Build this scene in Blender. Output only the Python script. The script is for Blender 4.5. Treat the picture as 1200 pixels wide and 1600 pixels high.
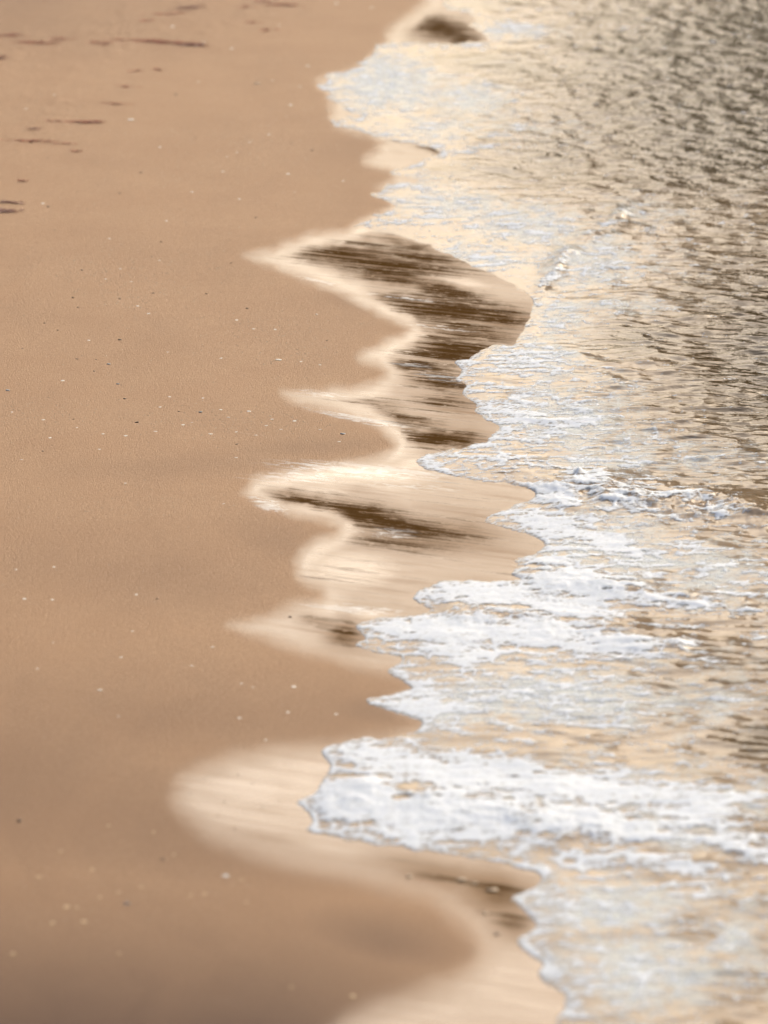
import bpy, bmesh, math, random
import numpy as np
from mathutils import Vector

R = math.radians
random.seed(7)
for o in list(bpy.data.objects):
    bpy.data.objects.remove(o, do_unlink=True)
scene = bpy.context.scene
C = scene.collection

# ------------------------------------------------------------------ camera, sky, sun, exposure
CAM_H, PITCH, VFOV = 5.0, R(16.0), R(13.0)
cam_data = bpy.data.cameras.new('camera')
cam = bpy.data.objects.new('camera', cam_data); C.objects.link(cam)
cam.location = (0, 0, CAM_H)
cam.rotation_euler = (R(90) - PITCH, 0, 0)
cam_data.sensor_fit = 'VERTICAL'
cam_data.sensor_height = 36.0
cam_data.lens = 18.0 / math.tan(VFOV / 2)
cam_data.clip_start = 0.5
cam_data.clip_end = 6000
cam_data.dof.use_dof = True
cam_data.dof.focus_distance = 19.6
cam_data.dof.aperture_fstop = 2.3
scene.camera = cam

SUN_EL, SUN_AZ = R(25.5), R(26.5)        # azimuth clockwise from +Y
world = bpy.data.worlds.new('World'); scene.world = world
world.use_nodes = True
wn = world.node_tree
sky = wn.nodes.new('ShaderNodeTexSky'); sky.sky_type = 'NISHITA'
sky.sun_disc = False
sky.sun_elevation = SUN_EL; sky.sun_rotation = SUN_AZ
sky.altitude = 0; sky.air_density = 1.0; sky.dust_density = 7.2; sky.ozone_density = 1.0
bg = wn.nodes['Background']; bg.inputs['Strength'].default_value = 0.12
wn.links.new(sky.outputs['Color'], bg.inputs['Color'])

sun_d = bpy.data.lights.new('sun', 'SUN'); sun_d.energy = 2.0; sun_d.angle = R(10)
sun_d.color = (1.0, 0.89, 0.72)
sun = bpy.data.objects.new('sun', sun_d); C.objects.link(sun)
sd = Vector((math.sin(SUN_AZ) * math.cos(SUN_EL), math.cos(SUN_AZ) * math.cos(SUN_EL), math.sin(SUN_EL)))
sun.rotation_euler = sd.to_track_quat('Z', 'Y').to_euler()
sun.location = (3, 20, 12)

scene.view_settings.view_transform = 'Standard'
scene.view_settings.look = 'None'
scene.view_settings.gamma = 1.0
scene.view_settings.use_curve_mapping = False
scene.view_settings.exposure = 0.44
scene.cycles.use_denoising = True

# ------------------------------------------------------------------ numeric helpers
K = 2 * math.tan(VFOV / 2) / 1600.0
cp, sp = math.cos(PITCH), math.sin(PITCH)

def ground(U, V):
    """image pixel coordinates -> point on the level beach"""
    a = (np.asarray(U, float) - 600) * K
    b = (800 - np.asarray(V, float)) * K
    dy = cp + b * sp; dz = -sp + b * cp
    t = CAM_H / -dz
    return a * t, dy * t

def to_image(x, y):
    """point on the level beach -> image pixel coordinates"""
    y = np.maximum(y, 6.0)
    dep = y * cp + CAM_H * sp
    up = y * sp - CAM_H * cp
    return 600 + x / dep / K, 800 - up / dep / K

def _h(ix, iy, seed):
    n = (ix.astype(np.int64) * 374761393 + iy.astype(np.int64) * 668265263 + seed * 974634777) & 0xFFFFFFFF
    n = ((n ^ (n >> 13)) * 1274126177) & 0xFFFFFFFF
    return (n ^ (n >> 16)) & 0xFFFFFF

def perlin(x, y, seed=0):
    ix = np.floor(x); iy = np.floor(y); fx = x - ix; fy = y - iy
    u = fx * fx * fx * (fx * (fx * 6 - 15) + 10); v = fy * fy * fy * (fy * (fy * 6 - 15) + 10)
    def g(dx, dy):
        a = _h(ix + dx, iy + dy, seed) * (2 * math.pi / 0x1000000)
        return np.cos(a) * (fx - dx) + np.sin(a) * (fy - dy)
    a, b, c, d = g(0, 0), g(1, 0), g(0, 1), g(1, 1)
    return (a + u * (b - a) + v * ((c + u * (d - c)) - (a + u * (b - a)))) * 1.5

def fbm(x, y, oct=4, seed=0, gain=0.5, lac=2.03):
    s = 0; amp = 1; tot = 0
    for i in range(oct):
        s = s + amp * perlin(x, y, seed + i * 17); tot += amp
        x = x * lac + 3.1; y = y * lac + 1.7; amp *= gain
    return s / tot

def worley(x, y, seed=0):
    ix = np.floor(x); iy = np.floor(y)
    f1 = np.full(x.shape, 9.0); f2 = np.full(x.shape, 9.0)
    for dx in (-1, 0, 1):
        for dy in (-1, 0, 1):
            cx = ix + dx; cy = iy + dy
            px = cx + _h(cx, cy, seed) / 0x1000000; py = cy + _h(cx, cy, seed + 91) / 0x1000000
            d = np.hypot(px - x, py - y)
            f2 = np.minimum(f2, np.maximum(f1, d)); f1 = np.minimum(f1, d)
    return f1, f2

def sstep(a, b, x):
    t = np.clip((x - a) / (b - a), 0, 1)
    return t * t * (3 - 2 * t)

def catmull(pts, n=6):
    P = np.array(pts, float); out = []
    for i in range(len(P) - 1):
        p0 = P[max(i - 1, 0)]; p1 = P[i]; p2 = P[i + 1]; p3 = P[min(i + 2, len(P) - 1)]
        for t in np.linspace(0, 1, n, endpoint=False):
            out.append(0.5 * ((2 * p1) + (p2 - p0) * t + (2 * p0 - 5 * p1 + 4 * p2 - p3) * t * t + (3 * p1 - p0 - 3 * p2 + p3) * t ** 3))
    out.append(P[-1])
    return np.array(out)

def dist_line(U, V, line):
    """unsigned distance to a polyline"""
    shp = U.shape; u = U.ravel().astype(np.float32); v = V.ravel().astype(np.float32)
    best = np.full(u.shape, 1e12, np.float32)
    for (ax, ay), (bx, by) in zip(line[:-1], line[1:]):
        dx, dy = bx - ax, by - ay
        L = dx * dx + dy * dy + 1e-9
        t = np.clip(((u - ax) * dx + (v - ay) * dy) / L, 0, 1)
        best = np.minimum(best, (u - ax - t * dx) ** 2 + (v - ay - t * dy) ** 2)
    return np.sqrt(best).reshape(shp)

def right_of(U, V, line):
    """even-odd test: inside the area right of a top-to-bottom line"""
    shp = U.shape; u = U.ravel(); v = V.ravel()
    cnt = np.zeros(u.shape, np.int32)
    for (ax, ay), (bx, by) in zip(line[:-1], line[1:]):
        if ay == by: continue
        m = (v >= min(ay, by)) & (v < max(ay, by))
        xi = ax + (v - ay) / (by - ay) * (bx - ax)
        cnt += (m & (xi < u))
    return (cnt % 2 == 1).reshape(shp)

def inside(U, V, poly):
    P = list(poly) + [poly[0]]
    return right_of(U, V, P)

def sdf_right(U, V, line):
    d = dist_line(U, V, line)
    return np.where(right_of(U, V, line), d, -d)

def sdf_poly(U, V, poly):
    d = dist_line(U, V, list(poly) + [poly[0]])
    return np.where(inside(U, V, poly), d, -d)

def blob(U, V, cx, cy, rx, ry, ang=0, p=2):
    c, s = math.cos(R(ang)), math.sin(R(ang))
    a = ((U - cx) * c + (V - cy) * s) / rx; b = (-(U - cx) * s + (V - cy) * c) / ry
    return np.exp(-((a * a + b * b) ** (p / 2)))

def blobs(U, V, lst):
    f = np.zeros(U.shape)
    for q in lst:
        f = np.maximum(f, q[0] * blob(U, V, *q[1:]))
    return f

# ------------------------------------------------------------------ the shore: lines traced in image pixels (top to bottom)
LINE_FILM = catmull([(800, -1100), (740, -300), (672, -30), (655, 5), (628, 25), (606, 45), (598, 66), (580, 78), (545, 108), (505, 118), (497, 133), (515, 160),
    (512, 190), (545, 208), (590, 222), (572, 245), (578, 262), (612, 275), (580, 300), (610, 318), (565, 342), (540, 357), (480, 366),
    (420, 388), (380, 400), (415, 418), (470, 438), (540, 464), (585, 490), (628, 515), (600, 532), (552, 560), (600, 580), (560, 602), (500, 607), (446, 611),
    (440, 620), (470, 634), (530, 648), (580, 664), (612, 690), (600, 706), (560, 716), (480, 728), (400, 745), (388, 762), (382, 778),
    (420, 797), (480, 812), (528, 826), (490, 842), (462, 868), (456, 890), (470, 912), (500, 930), (462, 938), (410, 962), (360, 978), (400, 998), (460, 1018),
    (530, 1036), (590, 1052), (628, 1062), (645, 1078), (600, 1095), (640, 1118), (655, 1130), (620, 1146), (500, 1160), (430, 1166), (340, 1185), (282, 1212),
    (266, 1245), (290, 1285), (340, 1318), (420, 1345), (500, 1364), (600, 1388), (680, 1414), (722, 1448), (745, 1486), (720, 1515),
    (640, 1545), (560, 1575), (520, 1605), (470, 1660), (380, 1800), (250, 2300), (100, 5000)], 5)

FRONT_PTS = [(830, -1100), (770, -300), (705, -30), (690, 4), (700, 14), (722, 18), (742, 30), (732, 40), (752, 54), (768, 62), (700, 66), (640, 66), (606, 66),
    (583, 74), (578, 88), (556, 98), (560, 106), (520, 114), (506, 118), (512, 127), (495, 132), (514, 148), (508, 152), (530, 166), (545, 176),
    (560, 182), (525, 187), (512, 191), (530, 200), (568, 207), (605, 218), (640, 224), (690, 236), (676, 242), (640, 258), (618, 264), (612, 272), (660, 284), (612, 288),
    (590, 298), (575, 300), (584, 308), (616, 320), (612, 328), (578, 336), (588, 342), (553, 352), (575, 356), (610, 364), (680, 388), (760, 424), (826, 458), (834, 475), (824, 500), (806, 530), (797, 540),
    (766, 541), (740, 556), (713, 567), (722, 578), (712, 590), (728, 602), (722, 614), (742, 630), (740, 641), (760, 655), (778, 668), (762, 680), (757, 690), (720, 700),
    (680, 708), (650, 719), (668, 732), (700, 742), (740, 749), (790, 755), (830, 764), (830, 780), (800, 792), (765, 803), (758, 814), (790, 826), (836, 838), (848, 852),
    (838, 866), (806, 874), (812, 886), (802, 898), (815, 906), (760, 908), (690, 908), (652, 928), (648, 938), (672, 952), (640, 962), (590, 966), (556, 978),
    (568, 996), (554, 1008), (590, 1018), (626, 1028), (622, 1042), (608, 1050), (628, 1064), (645, 1078), (610, 1086), (580, 1090), (578, 1098), (610, 1112), (650, 1122), (656, 1132),
    (640, 1146), (602, 1152), (560, 1154), (510, 1164), (502, 1180), (516, 1196), (504, 1222), (488, 1240), (464, 1256), (480, 1268), (490, 1286), (484, 1300), (540, 1312),
    (620, 1324), (720, 1338), (800, 1352), (836, 1366), (834, 1384), (808, 1396), (794, 1408), (820, 1424), (838, 1444), (812, 1462), (806, 1474), (830, 1490), (848, 1504), (842, 1520),
    (862, 1540), (884, 1556), (882, 1576), (868, 1596), (862, 1640), (850, 1760), (800, 2300), (740, 5000)]
LINE_FRONT = catmull(FRONT_PTS, 4)

DARK = [  # (weight, u, v, ru, rv, angle)  sand drained of its film, streaked along the backwash
    (1.0, 535, 398, 95, 17, 4), (1.0, 600, 412, 120, 12, 7), (.9, 660, 402, 70, 9, 10), (.8, 520, 372, 70, 9, 3), (.75, 640, 384, 60, 8, 14),
    (1.0, 610, 432, 80, 12, 10), (1.0, 690, 452, 70, 10, 14), (1.0, 620, 468, 50, 9, 4), (1.1, 690, 484, 105, 17, 6), (.85, 770, 494, 60, 16, 8),
    (.95, 730, 520, 80, 12, 8), (1.1, 710, 548, 80, 16, 6), (1.0, 650, 572, 60, 8, 6), (1.0, 690, 596, 50, 12, 8), (.6, 650, 540, 40, 8, 4), (.85, 700, 535, 60, 8, 6),
    (.62, 560, 628, 70, 10, 8), (.75, 640, 655, 60, 8, 12), (.55, 690, 626, 50, 12, 5), (.6, 500, 624, 35, 6, 12),
    (1.15, 695, 686, 62, 11, 3), (.7, 640, 672, 30, 6, 8),
    (1.25, 470, 786, 66, 11, 7), (1.25, 555, 803, 80, 14, 8), (1.05, 630, 822, 85, 12, 9), (.7, 640, 846, 100, 12, 4), (.6, 700, 830, 60, 14, 8),
    (.8, 536, 990, 24, 17, 20), (.5, 500, 972, 40, 8, 8), (.45, 420, 1310, 60, 9, 10),
    (1.1, 690, 46, 50, 15, 8), (1.0, 720, 60, 34, 9, 6), (1.0, 665, 32, 24, 7, 0),
    (.8, 690, 232, 40, 6, 8), (.75, 640, 218, 60, 5, 10), (.6, 570, 206, 30, 4, 10),
    (.85, 690, 1368, 110, 22, 8), (1.1, 775, 1395, 64, 32, 20), (.9, 800, 1440, 40, 28, 30), (.35, 590, 1345, 60, 10, 8)]

FOAM = [  # thick white foam
    (.62, 940, 762, 120, 22, 4), (.6, 1000, 802, 110, 14, 4), (.7, 860, 800, 60, 14, 8), (.6, 960, 880, 90, 16, 6),
    (.62, 800, 570, 85, 14, 8), (.5, 870, 590, 60, 10, 2), (.45, 760, 610, 40, 16, 10), (.72, 830, 655, 70, 14, 10), (.6, 900, 640, 60, 10, 0), (.6, 830, 690, 80, 10, 0), (.6, 780, 718, 110, 18, 6),
    (.5, 900, 700, 80, 14, 4), (.42, 950, 660, 70, 18, 0),
    (1.0, 860, 776, 55, 24, 20), (.72, 960, 782, 70, 18, 4), (.68, 1060, 778, 60, 18, 6), (.75, 930, 745, 70, 12, 4), (.5, 1130, 800, 50, 20, 10),
    (.95, 880, 830, 120, 26, 12), (.85, 970, 850, 60, 22, 20), (.8, 850, 880, 60, 16, 4), (.55, 1080, 860, 90, 18, 10),
    (1.25, 760, 930, 120, 22, 2), (1.2, 900, 915, 110, 28, 6), (1.05, 880, 950, 110, 18, 6), (.8, 1040, 940, 110, 14, 6), (.55, 1130, 950, 60, 10, 8),
    (1.3, 700, 985, 150, 26, 2), (1.2, 820, 990, 160, 26, 2), (1.0, 960, 1010, 110, 26, 4), (.95, 720, 1022, 130, 16, 6), (.7, 1060, 1012, 70, 14, 6),
    (.5, 800, 1060, 120, 16, 6), (.45, 900, 1085, 130, 16, 4), (.45, 720, 1110, 90, 14, 4), (.5, 860, 1130, 160, 12, 3),
    (1.1, 600, 1185, 110, 22, 4), (1.2, 720, 1210, 200, 30, 3), (1.25, 560, 1255, 90, 40, 6), (1.25, 700, 1280, 180, 42, 4), (1.1, 880, 1230, 200, 34, 4),
    (1.05, 930, 1290, 170, 34, 5), (.85, 1080, 1260, 140, 46, 6), (.8, 1130, 1320, 90, 24, 8), (.8, 1030, 1350, 140, 18, 10), (.72, 900, 1345, 90, 16, 4), (.5, 1100, 1395, 130, 18, 8), (.45, 1050, 1440, 80, 12, 10),
    (.6, 810, 45, 70, 14, 4), (.45, 740, 58, 60, 8, 4), (.55, 800, 205, 40, 16, -20), (.55, 760, 232, 60, 8, -6), (.42, 640, 340, 60, 8, 6), (.5, 610, 345, 40, 8, 0), (.4, 700, 280, 60, 6, 4),
    (.6, 868, 425, 60, 10, -48), (.7, 832, 470, 14, 10, 0), (.55, 935, 360, 50, 8, -28), (.35, 900, 500, 60, 10, 0), (.38, 1000, 480, 60, 7, 0)]

MILK = [  # water whitened by fine bubbles
    (.7, 1110, 715, 130, 50, 0), (.72, 1120, 900, 140, 80, 0), (.68, 1120, 1080, 140, 90, 0), (.75, 930, 400, 130, 60, 0), (.7, 1000, 330, 100, 40, 0), (.75, 990, 480, 110, 24, 0), (.6, 1180, 1250, 100, 60, 0),
    (.85, 900, 660, 120, 60, 0), (.7, 1000, 690, 90, 40, 0), (.8, 1000, 870, 120, 60, 0), (.75, 1080, 1290, 120, 70, 0), (.7, 880, 1080, 300, 60, 3),
    (1, 610, 130, 110, 60, 5), (.95, 740, 155, 120, 40, 5), (.75, 700, 200, 120, 30, 0), (.7, 860, 210, 120, 50, 0), (.8, 720, 320, 140, 40, 5), (.85, 830, 350, 150, 50, 8),
    (.75, 760, 400, 110, 30, 10), (.75, 920, 420, 110, 50, 0), (.8, 880, 500, 70, 50, 0), (.5, 1050, 420, 120, 40, 0), (.75, 850, 560, 120, 50, 0), (.75, 850, 650, 140, 70, 0), (.6, 960, 620, 90, 70, 0),
    (.7, 950, 720, 150, 50, 0), (.7, 950, 850, 160, 80, 0), (.95, 880, 1095, 260, 50, 3), (.85, 700, 1105, 120, 44, 0), (.55, 1010, 1060, 120, 80, 0),
    (.6, 950, 1240, 320, 80, 0), (.85, 950, 1420, 160, 60, 0), (.8, 1000, 1520, 180, 100, 0), (.65, 1150, 1480, 110, 120, 0), (.7, 800, 50, 110, 18, 0)]

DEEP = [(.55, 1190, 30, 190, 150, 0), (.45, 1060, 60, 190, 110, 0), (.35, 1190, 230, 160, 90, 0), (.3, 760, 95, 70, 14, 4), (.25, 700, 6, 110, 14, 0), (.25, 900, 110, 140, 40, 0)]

# ------------------------------------------------------------------ heights
BORES = [  # (line, height m, width image pixels): travelling ridges of broken water
    (catmull([(800, 748), (850, 762), (900, 776), (1000, 784), (1090, 786), (1160, 800), (1230, 818)], 5), 0.026, 26),
    (catmull([(965, 340), (925, 368), (885, 398), (858, 430), (836, 466), (826, 500), (808, 530)], 5), 0.022, 13),
    (catmull([(800, 900), (900, 905), (1000, 925), (1120, 945), (1240, 960)], 5), 0.014, 22),
    (catmull([(640, 965), (800, 970), (950, 990), (1060, 1010)], 5), 0.012, 22),
    (catmull([(500, 1235), (700, 1260), (900, 1290), (1080, 1320), (1240, 1330)], 5), 0.012, 34)]

def fields(x, y):
    U, V = to_image(x, y)
    far = np.clip((y - 36) / 30, 0, 1)
    # small irregular wander so the lines do not read as drawn curves
    wu = U + 8 * fbm(x * 3.1, y * 1.3, 3, 5) + 7 * fbm(x * 13, y * 5, 3, 6)
    wv = V + 2.2 * fbm(x * 3.3, y * 1.5, 3, 8) + 5.5 * fbm(x * 12, y * 4, 3, 12)
    return U, V, wu, wv, far

def sand_z(x, y, dA, dB):
    z = 0.010 * fbm(x * 0.9, y * 0.45, 3, 21) * sstep(5, 120, -dA)
    left = np.clip(-x - 0.2, 0, 60)
    z = z + 0.012 * left + 0.03 * np.clip(left - 4, 0, 40)
    z = z + np.where(dB > 0, -0.00035 * np.clip(dB, 0, 900) - 0.02 * np.clip(x - 6, 0, 100), 0)
    return z

# ------------------------------------------------------------------ meshes from grids
def axis(lo, hi, step, ext_lo, ext_hi, grow=1.22):
    core = list(np.arange(lo, hi + step * .5, step))
    s = step; v = core[-1]; up = []
    while v < ext_hi:
        s *= grow; v += s; up.append(min(v, ext_hi))
    s = step; v = core[0]; dn = []
    while v > ext_lo:
        s *= grow; v -= s; dn.append(max(v, ext_lo))
    return np.array(dn[::-1] + core + up)

def rows(v_lo, v_hi, step):
    vs = np.concatenate([np.arange(v_hi, 330, -step), np.arange(330, v_lo - .1, -step * .7)])
    _, yc = ground(np.full(vs.shape, 600.0), vs)
    yc = list(yc)
    s = yc[-1] - yc[-2]; y = yc[-1]; up = []
    while y < 2500:
        s *= 1.2; y += s; up.append(y)
    s = yc[1] - yc[0]; y = yc[0]; dn = []
    while y > -60:
        s *= 1.3; y -= s; dn.append(y)
    return np.array(dn[::-1] + yc + up)

def lattice(vstep, ustep, u_lo=-90, u_hi=1290):
    Y = rows(-70, 1690, vstep)
    S = axis((u_lo - 600) * K, (u_hi - 600) * K, ustep * K, -30.0, 30.0, 1.25)
    dep = np.maximum(Y, 10.0) * cp + CAM_H * sp
    X = S[None, :] * dep[:, None]
    return X, np.repeat(Y[:, None], len(S), 1)

def grid_mesh(name, X, Y, Z, keep, attrs, mat, label=None, kind='structure', category=None):
    nr, nc = X.shape
    fk = keep[:-1, :-1] | keep[1:, :-1] | keep[:-1, 1:] | keep[1:, 1:]
    ii, jj = np.nonzero(fk)
    a = ii * nc + jj
    quads = np.stack([a, a + 1, a + nc + 1, a + nc], 1)
    used = np.zeros(nr * nc, bool); used[quads.ravel()] = True
    remap = np.cumsum(used) - 1
    quads = remap[quads].astype(np.int32)
    co = np.stack([X.ravel()[used], Y.ravel()[used], Z.ravel()[used]], 1).astype(np.float32)
    me = bpy.data.meshes.new(name)
    me.vertices.add(len(co)); me.vertices.foreach_set('co', co.ravel())
    nf = len(quads)
    me.loops.add(nf * 4); me.loops.foreach_set('vertex_index', quads.ravel())
    me.polygons.add(nf)
    me.polygons.foreach_set('loop_start', np.arange(0, nf * 4, 4, dtype=np.int32))
    me.polygons.foreach_set('loop_total', np.full(nf, 4, np.int32))
    me.update(calc_edges=True)
    me.polygons.foreach_set('use_smooth', np.ones(nf, bool))
    for k, arr in attrs.items():
        at = me.attributes.new(k, 'FLOAT', 'POINT')
        at.data.foreach_set('value', np.ascontiguousarray(arr.ravel()[used], dtype=np.float32))
    me.materials.append(mat)
    o = bpy.data.objects.new(name, me); C.objects.link(o)
    o['kind'] = kind
    if label: o['label'] = label
    if category: o['category'] = category
    return o

# ------------------------------------------------------------------ materials
class NT:
    def __init__(self, name):
        self.m = bpy.data.materials.new(name); self.m.use_nodes = True
        self.t = self.m.node_tree; self.b = self.t.nodes['Principled BSDF']
    def n(self, typ, **kw):
        nd = self.t.nodes.new(typ)
        for k, v in kw.items(): setattr(nd, k, v)
        return nd
    def link(self, a, b): self.t.links.new(a, b)
    def attr(self, name): return self.n('ShaderNodeAttribute', attribute_name=name).outputs['Fac']
    def pos(self): return self.n('ShaderNodeNewGeometry').outputs['Position']
    def mapping(self, vec, scale=(1, 1, 1), rot=0):
        mp = self.n('ShaderNodeMapping'); self.link(vec, mp.inputs['Vector'])
        mp.inputs['Scale'].default_value = scale; mp.inputs['Rotation'].default_value = (0, 0, rot)
        return mp.outputs['Vector']
    def noise(self, vec, scale, detail=3, rough=.5, dist=0):
        nd = self.n('ShaderNodeTexNoise'); self.link(vec, nd.inputs['Vector'])
        nd.inputs['Scale'].default_value = scale; nd.inputs['Detail'].default_value = detail
        nd.inputs['Roughness'].default_value = rough; nd.inputs['Distortion'].default_value = dist
        return nd.outputs['Fac']
    def val(self, s, v):
        if hasattr(v, 'is_linked') or hasattr(v, 'links'): self.link(v, s)
        else: s.default_value = v
    def math(self, op, a, b=0, clamp=False):
        nd = self.n('ShaderNodeMath', operation=op, use_clamp=clamp)
        self.val(nd.inputs[0], a); self.val(nd.inputs[1], b)
        return nd.outputs[0]
    def ramp(self, v, lo, hi, a=0, b=1):
        nd = self.n('ShaderNodeMapRange', interpolation_type='SMOOTHSTEP')
        self.val(nd.inputs['Value'], v)
        nd.inputs['From Min'].default_value = lo; nd.inputs['From Max'].default_value = hi
        nd.inputs['To Min'].default_value = a; nd.inputs['To Max'].default_value = b
        return nd.outputs[0]
    def mix(self, f, a, b):
        nd = self.n('ShaderNodeMix', data_type='RGBA')
        self.val(nd.inputs['Factor'], f)
        for s, v in ((nd.inputs[6], a), (nd.inputs[7], b)):
            if isinstance(v, tuple): s.default_value = (*v, 1)
            else: self.link(v, s)
        return nd.outputs[2]
    def mixf(self, f, a, b):
        nd = self.n('ShaderNodeMix', data_type='FLOAT')
        self.val(nd.inputs[0], f); self.val(nd.inputs[2], a); self.val(nd.inputs[3], b)
        return nd.outputs[0]
    def bump(self, h, dist, strength=1, normal=None):
        nd = self.n('ShaderNodeBump'); self.link(h, nd.inputs['Height'])
        nd.inputs['Distance'].default_value = dist
        self.val(nd.inputs['Strength'], strength)
        if normal is not None: self.link(normal, nd.inputs['Normal'])
        return nd.outputs[0]
    def set(self, name, v):
        s = self.b.inputs[name]
        if isinstance(v, tuple): s.default_value = (*v, 1)
        else: self.val(s, v)

def sand_material():
    t = NT('beach_sand'); p = t.pos()
    flow = t.mapping(p, (1, 1, 1), R(24))
    film, dark, dark_tone, grit = t.attr('film'), t.attr('drain'), t.attr('dark_tone'), t.attr('grit')
    grain = t.noise(p, 420, 2, .6); mid = t.noise(p, 70, 6, .78); big = t.noise(p, 2.2, 4, .55)
    streak = t.noise(t.mapping(flow, (.9, 8.5, 1)), 1.3, 7, .68, .15)
    fleck = t.noise(t.mapping(flow, (9, 20, 1)), 1.7, 3, .6)
    # colour of the grains, darkened by a mask in places, then sand soaked by the swash
    col = t.mix(t.ramp(mid, .3, .7), SAND_A, SAND_B)
    col = t.mix(t.math('MULTIPLY', t.ramp(big, .35, .7), .35), col, SAND_C)
    col = t.mix(t.math('MULTIPLY', t.ramp(grain, .58, .75), .3), col, (.62, .5, .38))
    col = t.mix(t.math('MULTIPLY', t.ramp(grain, .42, .28), .35), col, (.16, .1, .065))
    col = t.mix(t.math('MULTIPLY', dark_tone, 1), col, SAND_DARK)
    vor = t.n('ShaderNodeTexVoronoi'); t.link(t.mapping(p, (1, 1, 1)), vor.inputs['Vector']); vor.inputs['Scale'].default_value = 70
    spk = t.math('MULTIPLY', t.ramp(vor.outputs['Distance'], .2, .1), t.ramp(vor.outputs['Color'], .55, .75))
    col = t.mix(t.math('MULTIPLY', spk, t.math('MULTIPLY', grit, .9), True), col, (.62, .52, .4))
    fine = t.noise(t.mapping(flow, (1.3, 20, 1)), 1.3, 5, .65, .1)
    st = t.math('ADD', t.math('MULTIPLY', t.math('SUBTRACT', streak, .5), 1.7), t.math('MULTIPLY', t.math('SUBTRACT', fine, .5), 2.7))
    st = t.math('ADD', st, t.math('MULTIPLY', t.math('SUBTRACT', mid, .5), .9))
    d = t.math('ADD', dark, t.math('MULTIPLY', st, 1.15))
    d = t.math('SUBTRACT', d, t.math('MULTIPLY', t.ramp(fleck, .56, .66), .55))
    d = t.math('SUBTRACT', d, t.attr('near'))
    dm = t.math('MULTIPLY', t.ramp(d, .05, 1.15), t.ramp(film, .3, .9))
    g = t.math('ADD', t.attr('gloss'), t.math('MULTIPLY', st, .45), True)
    soak = t.math('MULTIPLY', dark, .85, True)
    wetcol = t.mix(dm, t.mix(soak, WET_FILM, WET_GOLD), WET_DARK)
    g = t.math('MULTIPLY', g, t.math('SUBTRACT', 1, t.math('MULTIPLY', soak, .82)))
    col = t.mix(film, col, wetcol)
    res = t.math('ADD', t.attr('residue'), t.math('MULTIPLY', st, .8))
    res = t.math('MULTIPLY', t.ramp(res, .45, 1.0), .6)
    lump = t.math('MULTIPLY', t.ramp(fleck, .5, .6), t.ramp(t.attr('residue'), .25, .7))
    res = t.math('MAXIMUM', res, t.math('MULTIPLY', lump, .8))
    col = t.mix(res, col, (.74, .74, .73))
    t.set('Base Color', col)
    gl = t.math('MULTIPLY', t.math('MULTIPLY', film, g), t.math('SUBTRACT', 1, t.math('MULTIPLY', dm, 1.15), True), True)
    t.set('Roughness', t.mixf(gl, .62, .2))
    t.set('IOR', 1.4)
    t.set('Specular IOR Level', t.mixf(gl, t.mixf(film, .22, t.mixf(dm, .12, .0)), .5))
    t.set('Coat Weight', gl); t.set('Coat Roughness', .1); t.set('Coat IOR', FILM_IOR)
    h = t.math('ADD', t.math('MULTIPLY', grain, .5), t.math('ADD', t.math('ADD', mid, t.noise(p, 150, 2, .6)), t.math('MULTIPLY', spk, t.math('MULTIPLY', grit, 1.5))))
    nb = t.bump(h, .007, t.mixf(film, .62, .12))
    t.set('Normal', nb)
    cb = t.bump(streak, .012, .25)
    t.link(cb, t.b.inputs['Coat Normal'])
    return t.m

def water_material():
    t = NT('shallow_water'); p = t.pos()
    milk, deep, rip = t.attr('milk'), t.attr('deep'), t.attr('ripple')
    a = t.noise(t.mapping(p, (1, .7, 1)), 9, 5, .65, .6); b = t.noise(t.mapping(p, (1.2, 3, 1)), 16, 4, .6)
    col = t.mix(t.ramp(a, .3, .7), WATER_A, WATER_B)
    col = t.mix(t.attr('clear'), col, WATER_CLEAR)
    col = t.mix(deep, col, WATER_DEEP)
    m = t.math('ADD', milk, t.math('MULTIPLY', t.math('SUBTRACT', a, .5), 1.6))
    m = t.math('ADD', m, t.math('MULTIPLY', t.math('SUBTRACT', b, .5), .9))
    mk = t.math('MULTIPLY', t.ramp(m, .25, .95), .9)
    col = t.mix(mk, col, (.56, .62, .63))
    t.set('Base Color', col)
    t.set('Roughness', t.mixf(mk, .06, .4))
    t.set('IOR', 1.33)
    f1 = t.noise(t.mapping(p, (1, 2.2, 1)), 22, 3, .6, .3); f2 = t.noise(t.mapping(p, (1.0, 2.3, 1)), 9, 3, .55, .4)
    h = t.math('ADD', t.math('MULTIPLY', f1, .35), f2)
    c1 = t.noise(t.mapping(p, (1.7, 1, 1)), 16, 2, .45, .4)
    b1 = t.bump(c1, .02, t.math('MULTIPLY', t.attr('chop'), .3))
    t.set('Normal', t.bump(h, .02, t.math('MULTIPLY', rip, .28), b1))
    return t.m

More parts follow.
